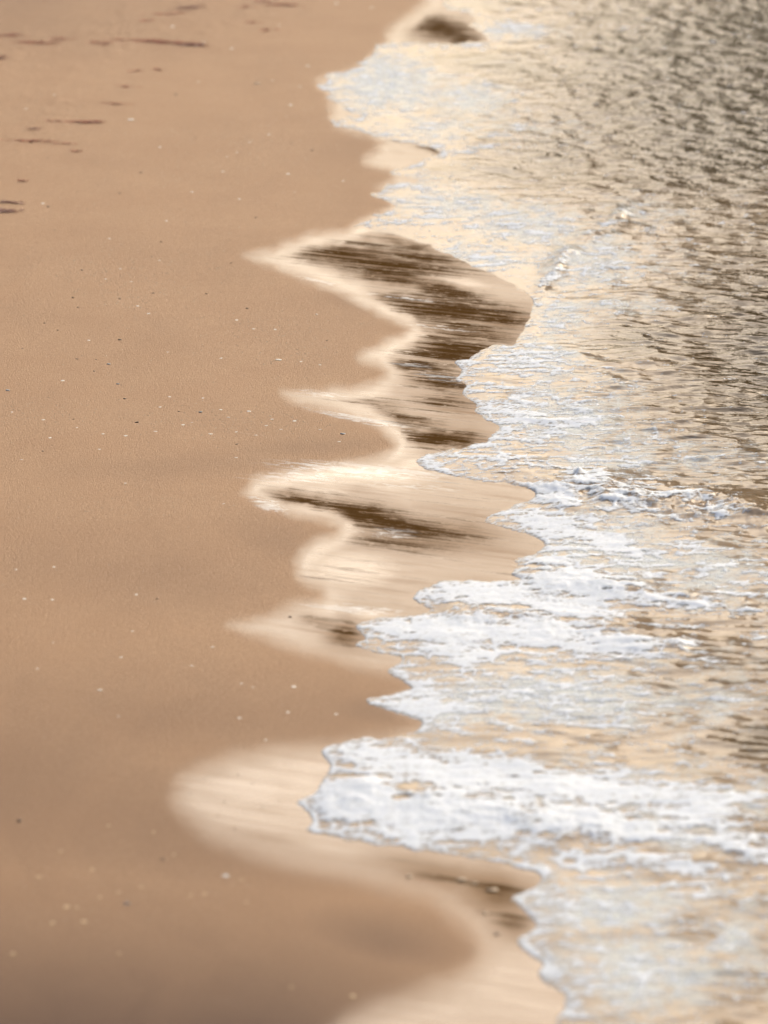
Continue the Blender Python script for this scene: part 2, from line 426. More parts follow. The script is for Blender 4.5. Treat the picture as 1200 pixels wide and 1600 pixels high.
def foam_material():
    t = NT('sea_foam'); p = t.pos(); cov = t.attr('cover')
    a = t.noise(p, 120, 3, .6); c = t.noise(t.mapping(p, (1, 1.4, 1)), 26, 5, .62, .3)
    t.set('Base Color', t.mix(t.ramp(c, .35, .7), (.83, .89, .97), (.71, .77, .86)))
    t.set('Roughness', .6); t.set('IOR', 1.33); t.set('Specular IOR Level', .25)
    t.set('Subsurface Weight', .6); t.b.inputs['Subsurface Radius'].default_value = (.02, .02, .02); t.b.inputs['Subsurface Scale'].default_value = 1.0
    t.set('Normal', t.bump(t.math('ADD', c, t.math('MULTIPLY', a, .3)), .008, .16))
    vor = t.n('ShaderNodeTexVoronoi', feature='DISTANCE_TO_EDGE'); vor.inputs['Scale'].default_value = 34
    t.link(t.mapping(p, (1, 1.3, 1)), vor.inputs['Vector'])
    cell = t.ramp(vor.outputs['Distance'], .0, .22, .5, -.35)
    al = t.math('ADD', cov, t.math('MULTIPLY', t.math('SUBTRACT', c, .5), 1.5))
    al = t.math('ADD', al, t.math('MULTIPLY', cell, .3))
    t.set('Alpha', t.ramp(al, .04, 1.0))
    return t.m

def plain(name, col, col2, rough=.6, scale=40, spec=.4):
    t = NT(name); p = t.n('ShaderNodeTexCoord').outputs['Object']
    t.set('Base Color', t.mix(t.ramp(t.noise(p, scale, 3, .6), .35, .65), col, col2))
    t.set('Roughness', rough); t.set('Specular IOR Level', spec)
    return t.m

SAND_A, SAND_B, SAND_C = (.41, .237, .124), (.51, .308, .171), (.415, .23, .117)
SAND_DARK = (.12, .058, .033)
WET_FILM, WET_GOLD, WET_DARK = (.32, .20, .113), (.24, .122, .042), (.088, .046, .015)
FILM_IOR = 1.33
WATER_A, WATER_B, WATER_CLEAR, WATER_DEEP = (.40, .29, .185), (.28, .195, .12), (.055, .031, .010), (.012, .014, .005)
M_SAND, M_WATER, M_FOAM = sand_material(), water_material(), foam_material()

# ------------------------------------------------------------------ wooded headland across the bay (its reflection darkens the far water)
def headland():
    t = NT('wooded_hill'); p = t.pos()
    t.set('Base Color', t.mix(t.ramp(t.noise(p, .25, 4, .6), .35, .65), (.025, .045, .012), (.055, .075, .025)))
    t.set('Roughness', .9); t.set('Specular IOR Level', .1)
    az = np.radians(np.linspace(.3, 75, 220)); r = np.linspace(0, 1, 46)
    A, Rr = np.meshgrid(az, r)
    dist = 135 + 90 * Rr
    X = np.sin(A) * dist; Y = np.cos(A) * dist
    deg = np.degrees(A)
    top = (12 + 11 * sstep(.4, 2.6, deg) + 44 * sstep(3.4, 5.7, deg) - 22 * sstep(14, 24, deg)) * (1 + .12 * np.sin(deg * .35))
    Z = top * np.sin(np.clip(Rr * 1.5, 0, 1) * math.pi / 2) * (1 - .4 * sstep(.75, 1, Rr)) + 1.6 * fbm(X * .16, Y * .16, 4, 301) * sstep(0, .1, Rr) - .6
    return grid_mesh('hill', X, Y, Z, np.ones(X.shape, bool), {}, t.m)
headland()

# ------------------------------------------------------------------ sand (one sheet to the horizon)
X, Y = lattice(2.0, 2.4)
U, V, wu, wv, far = fields(X, Y)
dA = sdf_right(wu, wv, LINE_FILM); dB = sdf_right(wu, wv, LINE_FRONT)
soft = 19 + 32 * sstep(800, 1400, V) * (1 + .3 * perlin(X * 2, Y, 3))
film = sstep(-.45, 1.0, dA / soft)
drain = 1.1 * blobs(wu, wv, [(q[0], q[1], q[2], q[3] * 1.1, q[4] * 1.3, q[5]) for q in DARK]) * sstep(8, 34, dA)
dark_tone = blobs(U, V, [(.3, 10, 10, 240, 80, 0), (1, 60, 1660, 620, 230, 0), (.95, 350, 1640, 400, 180, 0), (.6, 600, 1470, 150, 50, 10), (.42, 300, 1290, 500, 110, 4), (.45, 40, 1230, 200, 160, 0), (.28, 300, 1120, 560, 80, 3),  # darker areas of sand, strongest towards the bottom left
    (.2, 200, 900, 300, 60, 3), (.22, 440, 850, 90, 40, 20), (.22, 560, 470, 60, 16, 10), (.2, 480, 700, 120, 14, -4), (.16, 300, 730, 200, 20, -3), (.4, 590, 1110, 90, 30, 0), (.15, 560, 230, 60, 60, 0)])
wander = dA + 40 * fbm(X * 1.1, Y * .5, 4, 47)
for at, wd, am in ((-95, 7, .10), (-170, 9, .09), (-265, 9, .10), (-360, 12, .08)):   # lines left by earlier swashes
    dark_tone = dark_tone + am * np.clip(.4 + 1.6 * fbm(X * 2, Y, 3, 49 + int(-at)), 0, 1) * (.6 * np.exp(-np.clip(wander - at, 0, None) / 60) * sstep(-8, 8, wander - at))
dark_tone = np.clip(dark_tone + .10 * fbm(X * 1.2, Y * .8, 4, 44), 0, 1)
grit = blobs(U, V, [(1, 190, 430, 120, 40, 10), (.9, 420, 520, 140, 40, 5), (1, 380, 660, 180, 30, 5), (.8, 60, 650, 100, 40, 0), (.8, 480, 560, 90, 20, 0),
    (.7, 400, 240, 160, 60, 10), (.9, 60, 180, 120, 60, -30), (.5, 200, 800, 250, 40, 0), (.5, 150, 1400, 200, 60, 0), (.5, 350, 1390, 120, 30, 0), (.4, 300, 1060, 300, 40, 4)])
low = sstep(1080, 1250, V)
gloss = np.maximum(.52 + .26 * low + (.42 - .26 * low) * (1 - sstep(10, 52, dA * (1 + 1.2 * fbm(X * 3, Y * 1.6, 3, 35)))) * (.35 + 1.2 * np.clip(fbm(X * 2.2, Y * 1.2, 3, 37) + .3, 0, .5)) * (1 - .75 * sstep(345, 300, V)), blobs(U, V, [(1, 540, 740, 190, 24, 3), (1, 550, 890, 100, 42, 0), (.95, 390, 1235, 140, 70, 0), (.8, 480, 1020, 110, 24, 12),
    (.85, 470, 395, 60, 20, 0), (.9, 720, 440, 70, 12, 10), (.9, 650, 725, 60, 16, 0), (.8, 580, 960, 60, 14, 0), (.6, 640, 1560, 160, 60, 0), (.5, 600, 250, 50, 14, 0), (.55, 640, 50, 40, 20, 0)]))
gloss = np.clip(gloss - blobs(U, V, [(.3, 740, 640, 60, 40, 0), (.25, 740, 830, 90, 40, 10), (.3, 800, 500, 50, 30, 0), (.3, 700, 1390, 120, 50, 15), (.3, 600, 1340, 100, 20, 8), (.3, 530, 1000, 60, 20, 0)]), 0, 1)
residue = blobs(U, V, [(.75, 560, 655, 110, 7, 11), (.6, 690, 590, 60, 10, 10), (.65, 640, 466, 90, 5, 6), (.6, 690, 512, 90, 5, 7), (.7, 600, 836, 60, 6, 4), (.55, 640, 570, 60, 6, 6), (.6, 500, 440, 60, 4, 12), (.8, 560, 735, 170, 14, 4), (.7, 470, 745, 80, 14, 0), (.75, 560, 952, 90, 10, 4), (.5, 640, 760, 120, 10, 4), (.8, 420, 790, 40, 12, 20), (.6, 500, 616, 60, 8, 6), (.5, 600, 660, 80, 6, 12), (.4, 660, 470, 60, 5, 6), (.5, 620, 830, 50, 10, 4)])
grit = np.clip(grit * (.6 + 1.2 * np.clip(fbm(X * 4, Y * 3, 3, 61) + .3, 0, 1)), 0, 1)
Z = sand_z(X, Y, dA, dB)
# trampled, wind-crumbled sand at the top of the beach
tr = blobs(U, V, [(1, 180, 60, 300, 70, -10), (.8, 60, 190, 120, 60, -30), (.6, 330, 25, 200, 40, -15)])
Z = Z + tr * .012 * np.clip(fbm(X * 5, Y * 3.2, 5, 71, .62) - .02, 0, 1)
sand = grid_mesh('sand', X, Y, Z, np.ones(X.shape, bool), dict(film=film, drain=drain, dark_tone=dark_tone, grit=grit, gloss=gloss, residue=residue, near=.5 * low), M_SAND)

# ------------------------------------------------------------------ water and foam
X, Y = lattice(1.6, 1.9)
U, V, wu, wv, far = fields(X, Y)
dB = sdf_right(wu, wv, LINE_FRONT)
keepw = dB > -6
near = sstep(0, 60, dB)
offshore = sstep(20, 260, dB)
rip = (.42 + .58 * offshore) * (1 - .55 * np.clip(blobs(U, V, [(.4, 600, 160, 110, 80, 0), (.6, 760, 380, 120, 50, 10), (.5, 850, 560, 100, 60, 0)]), 0, 1))
edge_on = np.clip(sstep(520, 560, V) + 1 - sstep(345, 375, V), .12, 1)
zw = .004 * edge_on * (1 - np.exp(-np.clip(dB, 0, None) / 14)) + np.where(dB < 0, .0014 * dB, 0)
swell = .012 * fbm(X * 1.4, Y * 1.1, 3, 101) * near
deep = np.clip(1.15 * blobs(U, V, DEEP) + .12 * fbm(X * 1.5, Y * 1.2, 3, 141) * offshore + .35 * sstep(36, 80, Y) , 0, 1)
wob = perlin(X * 2.3, Y * 2.1, 9)
r1 = perlin(X * 6.2 + .5 * wob, Y * 15.5 + 1.1 * wob, 111); r2 = perlin(X * 11, Y * 27 + 1.1 * r1, 113); r3 = perlin(X * 2.2, Y * 4.6, 117)
r4 = perlin(X * 7.6 + .5 * wob, Y * 9.6 + 1.0 * wob, 119); r5 = perlin(X * 11, Y * 17 + .6 * r4, 121); r6 = perlin(X * 3.2, Y * 4.2, 123)
fw = sstep(600, 90, V + 60 * fbm(X * .7, Y * .5, 2, 127))
ripz = (1 - fw) * ((.0096 + .003 * wob) * (r1 + .35 * r1 * r1) + .0020 * r2 + .008 * r3) + fw * (1 - .6 * deep) * (.0112 * (r4 + .3 * r4 * r4) + .0034 * r5 + .005 * r6)
rip = rip * (1 - .55 * sstep(680, 800, V))
zw = zw + swell + ripz * rip * near * (1 - .8 * far)
bore = np.zeros(X.shape)
for ln, hh, ww in BORES:
    d = dist_line(U, V, ln)
    bore = np.maximum(bore, hh * np.exp(-(d / ww) ** 2) * np.clip(.6 + 1.1 * fbm(X * 5, Y * 4, 4, 131), .1, 1.6))
zw = zw + bore * near

clear = blobs(wu, wv, [(1, 1210, 540, 200, 210, 0), (.9, 1000, 530, 110, 40, 4), (.95, 1100, 180, 330, 180, 0), (.85, 860, 240, 140, 60, 0), (1, 780, 104, 120, 24, 6), (.9, 770, 268, 140, 20, 3), (.7, 720, 8, 120, 16, 0), (.8, 1190, 1160, 90, 40, 0), (.5, 1100, 1050, 140, 70, 0), (.6, 720, 4, 140, 16, 0)]) * sstep(4, 30, dB)
clear = np.maximum(clear, sstep(36, 60, Y))
milk = blobs(wu, wv, MILK) * (1 - .62 * clear)
D = blobs(wu, wv, FOAM)
D = np.maximum(D, .4 * blobs(U, V, [(1, 830, 850, 200, 130, 0), (1, 900, 1060, 260, 110, 0), (1, 900, 1300, 320, 110, 0), (.9, 860, 660, 130, 90, 0), (.8, 1060, 900, 120, 70, 0)]))
n_big = fbm(X * 6, Y * 6.5, 4, 151)
n_str = fbm(X * 5.5, Y * 17, 4, 157)
wx = X + .03 * fbm(X * 9, Y * 8, 2, 161); wy = Y + .03 * fbm(X * 9, Y * 8, 2, 163)
f1, f2 = worley(wx * 13, wy * 11, 5); lace = 1 - sstep(.02, .3, f2 - f1)
f1b, f2b = worley(wx * 30, wy * 26, 8); lace2 = 1 - sstep(.02, .35, f2b - f1b)
rim_w = np.clip(5 + 16 * fbm(X * 8, Y * 3, 4, 171), 1, 22) * (1 + 1.1 * sstep(1000, 1400, V))
rim_on = np.clip(sstep(535, 560, V) + .8 * (1 - sstep(345, 365, V)) * sstep(60, 72, V) + .5 * (1 - sstep(20, 60, V)), 0, 1)
rim = np.exp(-(np.clip(dB - 2, 0, None) / rim_w) ** 2) * rim_on
low_w = sstep(1340, 1400, V) + .6 * blob(U, V, 850, 1095, 300, 50, 3)
n_fin = fbm(X * 15, Y * 30, 3, 159)
veil = sstep(.12, .85, milk) * (.6 - .2 * sstep(350, 320, V) - .14 * sstep(1340, 1400, V)) + (.5 - .3 * sstep(350, 320, V)) * np.exp(-np.clip(dB, 0, None) / 45) * rim_on
lac = .30 * (lace - .35) + .16 * (lace2 - .4)
dens = np.maximum(D * 1.25, veil) + (.5 - .3 * low_w) * n_big + (.95 - .4 * low_w) * n_str + .6 * n_fin + lac - .3 * clear
cover = sstep(.1, 1.15, dens)
rimc = np.clip(rim * (1.0 + 1.4 * n_big + .5 * n_fin) - .1, 0, 1)
cover = np.maximum(cover, rimc) * sstep(-3.5, 6, dB)
bill = np.abs(perlin(X * 9, Y * 12, 181)) + .5 * np.abs(perlin(X * 19, Y * 25, 183)) + .3 * np.abs(perlin(X * 41, Y * 52, 187))
hf = .0016 * sstep(.15, 1, cover) + .0024 * cover * (.3 + bill) * np.clip(D, .3, 1.2) + bore * .25 * cover * (.3 + bill)
hf = hf + .03 * blobs(U, V, [(1, 1053, 790, 5, 7, 0), (1, 1108, 793, 6, 6, 0), (.7, 905, 742, 6, 6, 0), (.6, 868, 740, 8, 6, 0)]) * cover
zf = zw + np.where(cover > .03, hf + .0006, -.002)
zf = zf - .003 * sstep(0, 5, -dB)
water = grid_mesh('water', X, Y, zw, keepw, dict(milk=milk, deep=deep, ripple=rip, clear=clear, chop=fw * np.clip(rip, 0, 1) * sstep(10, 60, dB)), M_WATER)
foam = grid_mesh('sea_foam', X, Y, zf, (cover > .03) & keepw & (U > -80) & (U < 1285) & (V > -65) & (V < 1685), dict(cover=cover), M_FOAM,
    'white lacy foam spread over the swash and along its scalloped edge', 'stuff', 'foam')


# ------------------------------------------------------------------ things lying on the sand
_SPOT = {}
def locate_points(pts):
    """where image pixel points meet the sloping sand (the beach rises to the left)"""
    u = np.array([[q[0]] for q in pts], float); v = np.array([[q[1]] for q in pts], float)
    x0, y0 = ground(u, v); x, y = x0, y0
    for _ in range(3):
        U1, V1, a1, b1, _f = fields(x, y)
        z = sand_z(x, y, sdf_right(a1, b1, LINE_FILM), sdf_right(a1, b1, LINE_FRONT))
        x = x0 * (1 - z / CAM_H); y = y0 * (1 - z / CAM_H)
    for i, q in enumerate(pts):
        _SPOT[q] = (float(x[i, 0]), float(y[i, 0]), float(z[i, 0]))
def on_sand(u, v):
    return _SPOT[(u, v)]

def px_at(y):
    return math.hypot(y, CAM_H) * K

def pebble_mesh(seed, mat, flat):
    rnd = random.Random(seed)
    bm = bmesh.new(); bmesh.ops.create_icosphere(bm, subdivisions=2, radius=.5)
    ax = Vector((rnd.uniform(-1, 1), rnd.uniform(-1, 1), rnd.uniform(-1, 1)))
    for q in bm.verts:
        n = q.co.normalized()
        k = 1 + .16 * math.sin(3.1 * n.dot(ax) + seed) + .1 * math.sin(5 * n.x + 2 * n.y + seed) - .12 * max(0, n.dot(ax.normalized())) ** 3
        q.co = Vector((n.x * .5 * k, n.y * .38 * k, n.z * flat * k))
    for f in bm.faces: f.smooth = True
    me = bpy.data.meshes.new('pebble'); bm.to_mesh(me); bm.free(); me.materials.append(mat)
    return me

def shell_mesh(seed, mat, broken):
    """a small domed valve with radial ribs, chipped along the rim"""
    rnd = random.Random(seed); bm = bmesh.new()
    NR, NA = 4, 18; rings = []
    hinge = bm.verts.new((0, -.42, .03))
    for i in range(1, NR + 1):
        r = i / NR; ring = []
        for j in range(NA):
            a = 2 * math.pi * j / NA
            rib = 1 + (.05 if j % 2 else -.03) * r
            chip = 1 - (broken * rnd.random() if i == NR else 0)
            x = .5 * math.sin(a) * r * rib * chip; y = -.42 + .42 * r + .46 * r * -math.cos(a) * rib * chip
            z = .2 * (1 - r ** 2.2) + .03 + (.012 if j % 2 else 0) * r
            ring.append(bm.verts.new((x, y, z)))
        rings.append(ring)
    for j in range(NA):
        bm.faces.new((hinge, rings[0][j], rings[0][(j + 1) % NA]))
        for i in range(NR - 1):
            bm.faces.new((rings[i][j], rings[i + 1][j], rings[i + 1][(j + 1) % NA], rings[i][(j + 1) % NA]))
    bmesh.ops.recalc_face_normals(bm, faces=bm.faces)
    geom = bmesh.ops.solidify(bm, geom=bm.faces[:], thickness=.05)
    for f in bm.faces: f.smooth = True
    me = bpy.data.meshes.new('shell'); bm.to_mesh(me); bm.free(); me.materials.append(mat)
    return me

M_SHELL = plain('shell_white', (.86, .82, .75), (.72, .66, .57), .45, 9)
M_AMBER = plain('shell_amber', (.66, .47, .25), (.52, .33, .15), .4, 9)
M_DARK = plain('stone_dark', (.13, .09, .065), (.20, .14, .095), .55, 14)
M_GREY = plain('stone_grey', (.30, .31, .33), (.42, .42, .42), .5, 12)
M_TAN = plain('stone_tan', (.50, .38, .25), (.36, .25, .15), .5, 12)
MESH = {'w': [shell_mesh(i, M_SHELL, .35) for i in range(4)], 'a': [shell_mesh(20 + i, M_AMBER, .2) for i in range(2)] + [pebble_mesh(40, M_AMBER, .24)],
    'd': [pebble_mesh(i, M_DARK, .22) for i in range(4)], 'g': [pebble_mesh(10 + i, M_GREY, .2) for i in range(3)], 't': [pebble_mesh(30 + i, M_TAN, .24) for i in range(3)]}
NAMES = {'w': ('shell_fragment', 'shell'), 'a': ('shell_fragment', 'shell'), 'd': ('pebble', 'pebble'), 'g': ('pebble', 'pebble'), 't': ('pebble', 'pebble')}

def lay(kind, u, v, size, label, group, rnd):
    x, y, z = on_sand(u, v); k = px_at(y) * size * (.78 if kind in 'dg' else 1.25 if kind == 'w' else 1)
    nm, cat = NAMES[kind]
    o = bpy.data.objects.new(nm, rnd.choice(MESH[kind])); C.objects.link(o)
    st = rnd.uniform(.85, 1.15)
    o.scale = (k, k * st, k * (rnd.uniform(.22, .34) if kind in 'wa' else .4 if kind == 't' else rnd.uniform(.55, .75)))
    o.rotation_euler = (rnd.uniform(-.12, .12), rnd.uniform(-.12, .12), rnd.uniform(-.6, .6) + (math.pi if rnd.random() < .4 else 0))
    o.location = (x, y, z + (.0 if kind in 'wa' else .05 * k))
    o['label'] = label; o['category'] = cat
    if group: o['group'] = group

SINGLES = [  # kind, u, v, size, label
    ('w', 205, 187, 10, 'large white shell right of the short rust seaweed strip on the upper sand'),
    ('w', 402, 130, 8, 'white shell biggest of the cluster left of the uppermost foam point'),
    ('w', 481, 103, 7, 'white shell nearest the uppermost foam point, on smooth sand'),
    ('w', 425, 126, 5.5, 'small white shell just right of the biggest one in the upper cluster'),
    ('w', 454, 164, 6, 'small white shell lowest of the cluster by the uppermost foam point'),
    ('w', 469, 135, 5, 'faint white shell directly below the one nearest the uppermost foam point'),
    ('w', 363, 76, 6, 'white shell on bare sand right of the long dark seaweed strip'),
    ('w', 318, 66, 6, 'white shell sitting on the right end of the long dark seaweed strip'),
    ('w', 270, 42, 6, 'white shell above the long dark seaweed strip, below the slanting weed line'),
    ('w', 437, 40, 5, 'small pale shell under the thin red weed at the top edge of the sand'),
    ('w', 526, 5, 6, 'pale shell at the top edge, left of the two near the water'),
    ('w', 581, 12, 7, 'pale shell at the top edge closest to the dark wet patch'),
    ('d', 275, 148, 7, 'dark pebble alone on the upper sand between shell cluster and rust strip'),
    ('d', 187, 302, 6, 'round dark pebble alone on smooth sand left of the upper gravelly patch'),
    ('d', 75, 323, 6.5, 'dark pebble right of the two dark seaweed tufts at the left edge'),
    ('w', 67, 318, 5, 'pale shell touching the dark pebble beside the left-edge seaweed tufts'),
    ('d', 487, 235, 6, 'dark pebble nearest the pointed water tongue in the upper sand'),
    ('d', 252, 378, 5, 'small dark pebble level with the tip of the long dark-streaked tongue, left of it'),
    ('d', 114, 465, 7, 'black pebble largest of the group left of the pale gritty patch'),
    ('d', 128, 422, 6, 'dark pebble topmost of the group left of the pale gritty patch'),
    ('d', 122, 480, 5, 'small dark pebble just below the largest black one by the gritty patch'),
    ('d', 187, 531, 8, 'flat black pebble alone in the middle of the smooth sand'),
    ('d', 386, 482, 7, 'dark pebble standing alone below the long dark-streaked tongue'),
    ('d', 511, 532, 5, 'dark pebble in the bay of sand between the two dark-streaked tongues'),
    ('w', 435, 562, 10, 'brightest white shell, alone on sand left of the small pointed tongue'),
    ('g', 12, 610, 10, 'blue grey pebble at the left edge of the sand'),
    ('g', 170, 569, 9, 'long grey pebble right of three small dark ones'),
    ('g', 184, 600, 8, 'pale grey pebble below the long grey one'),
    ('g', 313, 644, 9, 'blue grey pebble among white shells left of the narrow tongue'),
    ('g', 536, 678, 13, 'flat grey stone under the lower rim of the narrow tongue'),
    ('w', 530, 690, 6, 'white shell just below the flat grey stone by the narrow tongue'),
    ('d', 214, 660, 9, 'dark twin-lobed pebble left of the shell-strewn gritty band'),
    ('d', 195, 623, 7, 'dark brown pebble above the twin-lobed one'),
    ('d', 370, 694, 6, 'thin dark pebble under the shell-strewn gritty band'),
    ('w', 98, 595, 6, 'white shell alone on sand right of the blue grey edge pebble'),
    ('w', 389, 643, 6.5, 'white shell topmost right of the shell-strewn gritty band'),
    ('w', 357, 652, 6, 'white shell between the blue grey pebble and the topmost right shell'),
    ('w', 460, 658, 6, 'white shell closest to the tip of the narrow tongue'),
    ('w', 329, 678, 7, 'white shell lowest in the middle of the shell-strewn gritty band'),
    ('w', 196, 681, 6, 'white shell below the dark twin-lobed pebble'),
    ('w', 84, 886, 5, 'tiny bright shell alone on the smooth sand left of the pale pink film'),
    ('w', 156, 1078, 8, 'pale shell largest on the smooth sand beside the small foam points'),
    ('w', 459, 1073, 8, 'pale shell nearest the small foam points on the brown sand'),
    ('w', 352, 1369, 11, 'blurred pale shell below the wide cream film in the near sand'),
    ('a', 132, 1440, 12, 'bright amber shell lowest of the amber cluster in the near sand'),
    ('a', 104, 1417, 11, 'amber shell at the upper left of the near amber cluster'),
    ('a', 120, 1418, 9, 'amber shell touching the upper left one of the near amber cluster'),
    ('a', 82, 1442, 9, 'dull amber shell left of the bright lowest one in the near cluster'),
    ('g', 198, 1412, 13, 'pale grey pebble right of the near amber cluster'),
    ('d', 254, 1343, 10, 'blurred dark pebble below the wide cream film'),
    ('d', 29, 1283, 12, 'blurred dark pebble at the left edge of the near sand'),
    ('d', 245, 936, 6, 'reddish dark pebble alone left of the pale pink film'),
    ('d', 453, 964, 8, 'dark pebble lying on the beige film by the middle foam'),
    ('t', 721, 1375, 15, 'pale round stone leftmost on the dark wet patch beside the near foam'),
    ('t', 742, 1380, 12, 'small pale stone in the middle of the dark wet patch beside the near foam'),
    ('t', 770, 1391, 19, 'long pale stone closest to the near foam on the dark wet patch'),
    ('t', 757, 1428, 11, 'pinkish stone below the dark wet patch beside the near foam'),
    ('d', 777, 1460, 12, 'dark stone on tan film below the pinkish one'),
    ('t', 640, 1370, 12, 'pale stone on the tan strip left of the dark wet patch'),
    ('a', 552, 1556, 11, 'amber shell at the lower edge of the dark sand by the near film'),
]
GROUPED = [  # kind, size, label, group, points
    ('w', 4.5, 'tiny white shell bit scattered on the uppermost sand above the long dark-streaked tongue', 'white shell bits on the uppermost sand',
     [(310, 128), (171, 373), (374, 311), (355, 245), (370, 238), (536, 283), (348, 268), (85, 148), (420, 210), (300, 300), (460, 300), (250, 230), (20, 215), (40, 170), (260, 345), (390, 222), (450, 272)]),
    ('w', 4.5, 'tiny white shell bit on the sand below the long dark-streaked tongue', 'white shell bits below the long tongue',
     [(249, 407), (430, 515), (396, 514), (495, 491), (262, 550), (139, 532), (188, 420), (205, 440), (165, 436), (232, 490), (215, 478), (370, 500), (345, 560), (470, 565), (500, 570)]),
    ('w', 5, 'small white shell bit strewn on the gritty band left of the narrow tongue', 'white shell bits on the gritty band',
     [(369, 675), (439, 671), (416, 665), (161, 678), (78, 684), (19, 644), (68, 656), (155, 702), (265, 620), (250, 636), (317, 622), (500, 671), (243, 674), (34, 718), (345, 640), (300, 660), (400, 680), (286, 664), (425, 655), (120, 668), (369, 715), (196, 755), (349, 787)]),
    ('w', 5, 'tiny pale shell bit on the smooth brown sand left of the middle foam', 'pale shell bits on the smooth brown sand',
     [(82, 937), (213, 929), (38, 936), (25, 890), (83, 1004), (207, 986), (189, 1027), (58, 1045), (185, 1119), (332, 1011), (450, 1113), (374, 1122), (525, 1116), (415, 1156), (395, 1074), (377, 1068), (300, 1040)]),
    ('a', 8, 'blurred amber shell bit scattered on the near sand below the wide cream film', 'amber shell bits on the near sand',
     [(221, 1386), (298, 1399), (320, 1397), (272, 1335), (144, 1359), (385, 1410), (377, 1375), (20, 1490), (186, 1490), (156, 1402), (185, 1394), (455, 1542), (95, 1330), (240, 1300), (170, 1290), (60, 1370)]),
    ('d', 4.5, 'tiny dark pebble on the uppermost sand among the shell bits', 'tiny dark pebbles on the uppermost sand',
     [(74, 247), (86, 360), (136, 327), (305, 215), (120, 300), (400, 340), (455, 225), (220, 270)]),
    ('d', 5, 'tiny dark pebble on the dry sand between the gritty patches', 'tiny dark pebbles on the middle sand',
     [(90, 516), (35, 545), (322, 459), (240, 458), (361, 411), (237, 401), (120, 561), (150, 562), (147, 580), (115, 655), (280, 643), (67, 705), (187, 467), (70, 505)]),
    ('d', 5, 'small dark speck of stone on the wide cream film beside the near foam', 'dark specks on the wide cream film',
     [(395, 1224), (436, 1251), (351, 1253), (320, 1217), (410, 1262), (367, 1295), (517, 1202), (372, 1210), (340, 1275), (298, 1240)]),
]
LANDMARKS = [(205, 187, 'the large white upper shell'), (402, 130, 'the biggest shell near uppermost foam'), (187, 302, 'the round lone dark pebble'),
    (75, 323, 'the pebble by left-edge weed'), (487, 235, 'the pebble near pointed tongue'), (270, 42, 'the shell below the slanting weed'), (138, 191, 'the short rust weed strip'),
    (275, 148, 'the pebble above rust strip'), (252, 378, 'the small pebble left of long tongue'), (382, 400, 'the tip of the long dark-streaked tongue'), (575, 300, 'the foam point above the long tongue'),
    (114, 465, 'the largest black pebble'), (187, 531, 'the flat black pebble on smooth sand'), (386, 482, 'the dark pebble below the long tongue'), (511, 532, 'the pebble in the sand bay'),
    (435, 562, 'the brightest white shell'), (12, 610, 'the blue grey edge pebble'), (170, 569, 'the long grey pebble'), (313, 644, 'the blue grey pebble among shells'), (536, 678, 'the flat grey stone'),
    (214, 660, 'the dark twin-lobed pebble'), (98, 595, 'the shell near the edge pebble'), (445, 612, 'the tip of the narrow tongue'), (385, 772, 'the tip of the one-streak tongue'),
    (84, 886, 'the tiny bright lone shell'), (156, 1078, 'the largest shell on the brown sand'), (245, 936, 'the reddish dark pebble'), (360, 980, 'the tip of the soft beige film'), (459, 1073, 'the shell nearest the small foam points'),
    (352, 1369, 'the blurred pale near shell'), (132, 1440, 'the bright amber shell'), (254, 1343, 'the blurred dark near pebble'), (29, 1283, 'the near left-edge pebble'),
    (266, 1245, 'the round end of cream film'), (464, 1256, 'the near foam point on the cream film')]
_used = set()
def place_words(u, v):
    for lu, lv, ph in sorted(LANDMARKS, key=lambda q: math.hypot(q[0] - u, q[1] - v)):
        du, dv = u - lu, v - lv; d = math.hypot(du, dv)
        if d < 3: continue
        far_ = 'close' if d < 45 else ('some way' if d < 110 else 'well')
        a = math.degrees(math.atan2(-dv, du)) % 360
        side = ['right of', 'above right of', 'above', 'above left of', 'left of', 'below left of', 'below', 'below right of'][int((a + 22.5) // 45) % 8]
        w = f'{far_} {side} {ph}'
        if w not in _used:
            _used.add(w); return w
KIND_WORDS = {'w': 'tiny white shell bit', 'a': 'amber shell bit', 'd': 'tiny dark pebble'}
_pts = [(q[1], q[2]) for q in SINGLES] + [p for g in GROUPED for p in g[4]]
locate_points(_pts)
rnd = random.Random(11)
for kd, u, v, sz, lb in SINGLES:
    lay(kd, u, v, sz, lb, None, rnd)
for kd, sz, lb, gp, pts in GROUPED:
    for u, v in pts:
        lay(kd, u, v, sz * rnd.uniform(.75, 1.2), KIND_WORDS[kd] + ' ' + place_words(u, v), gp, rnd)

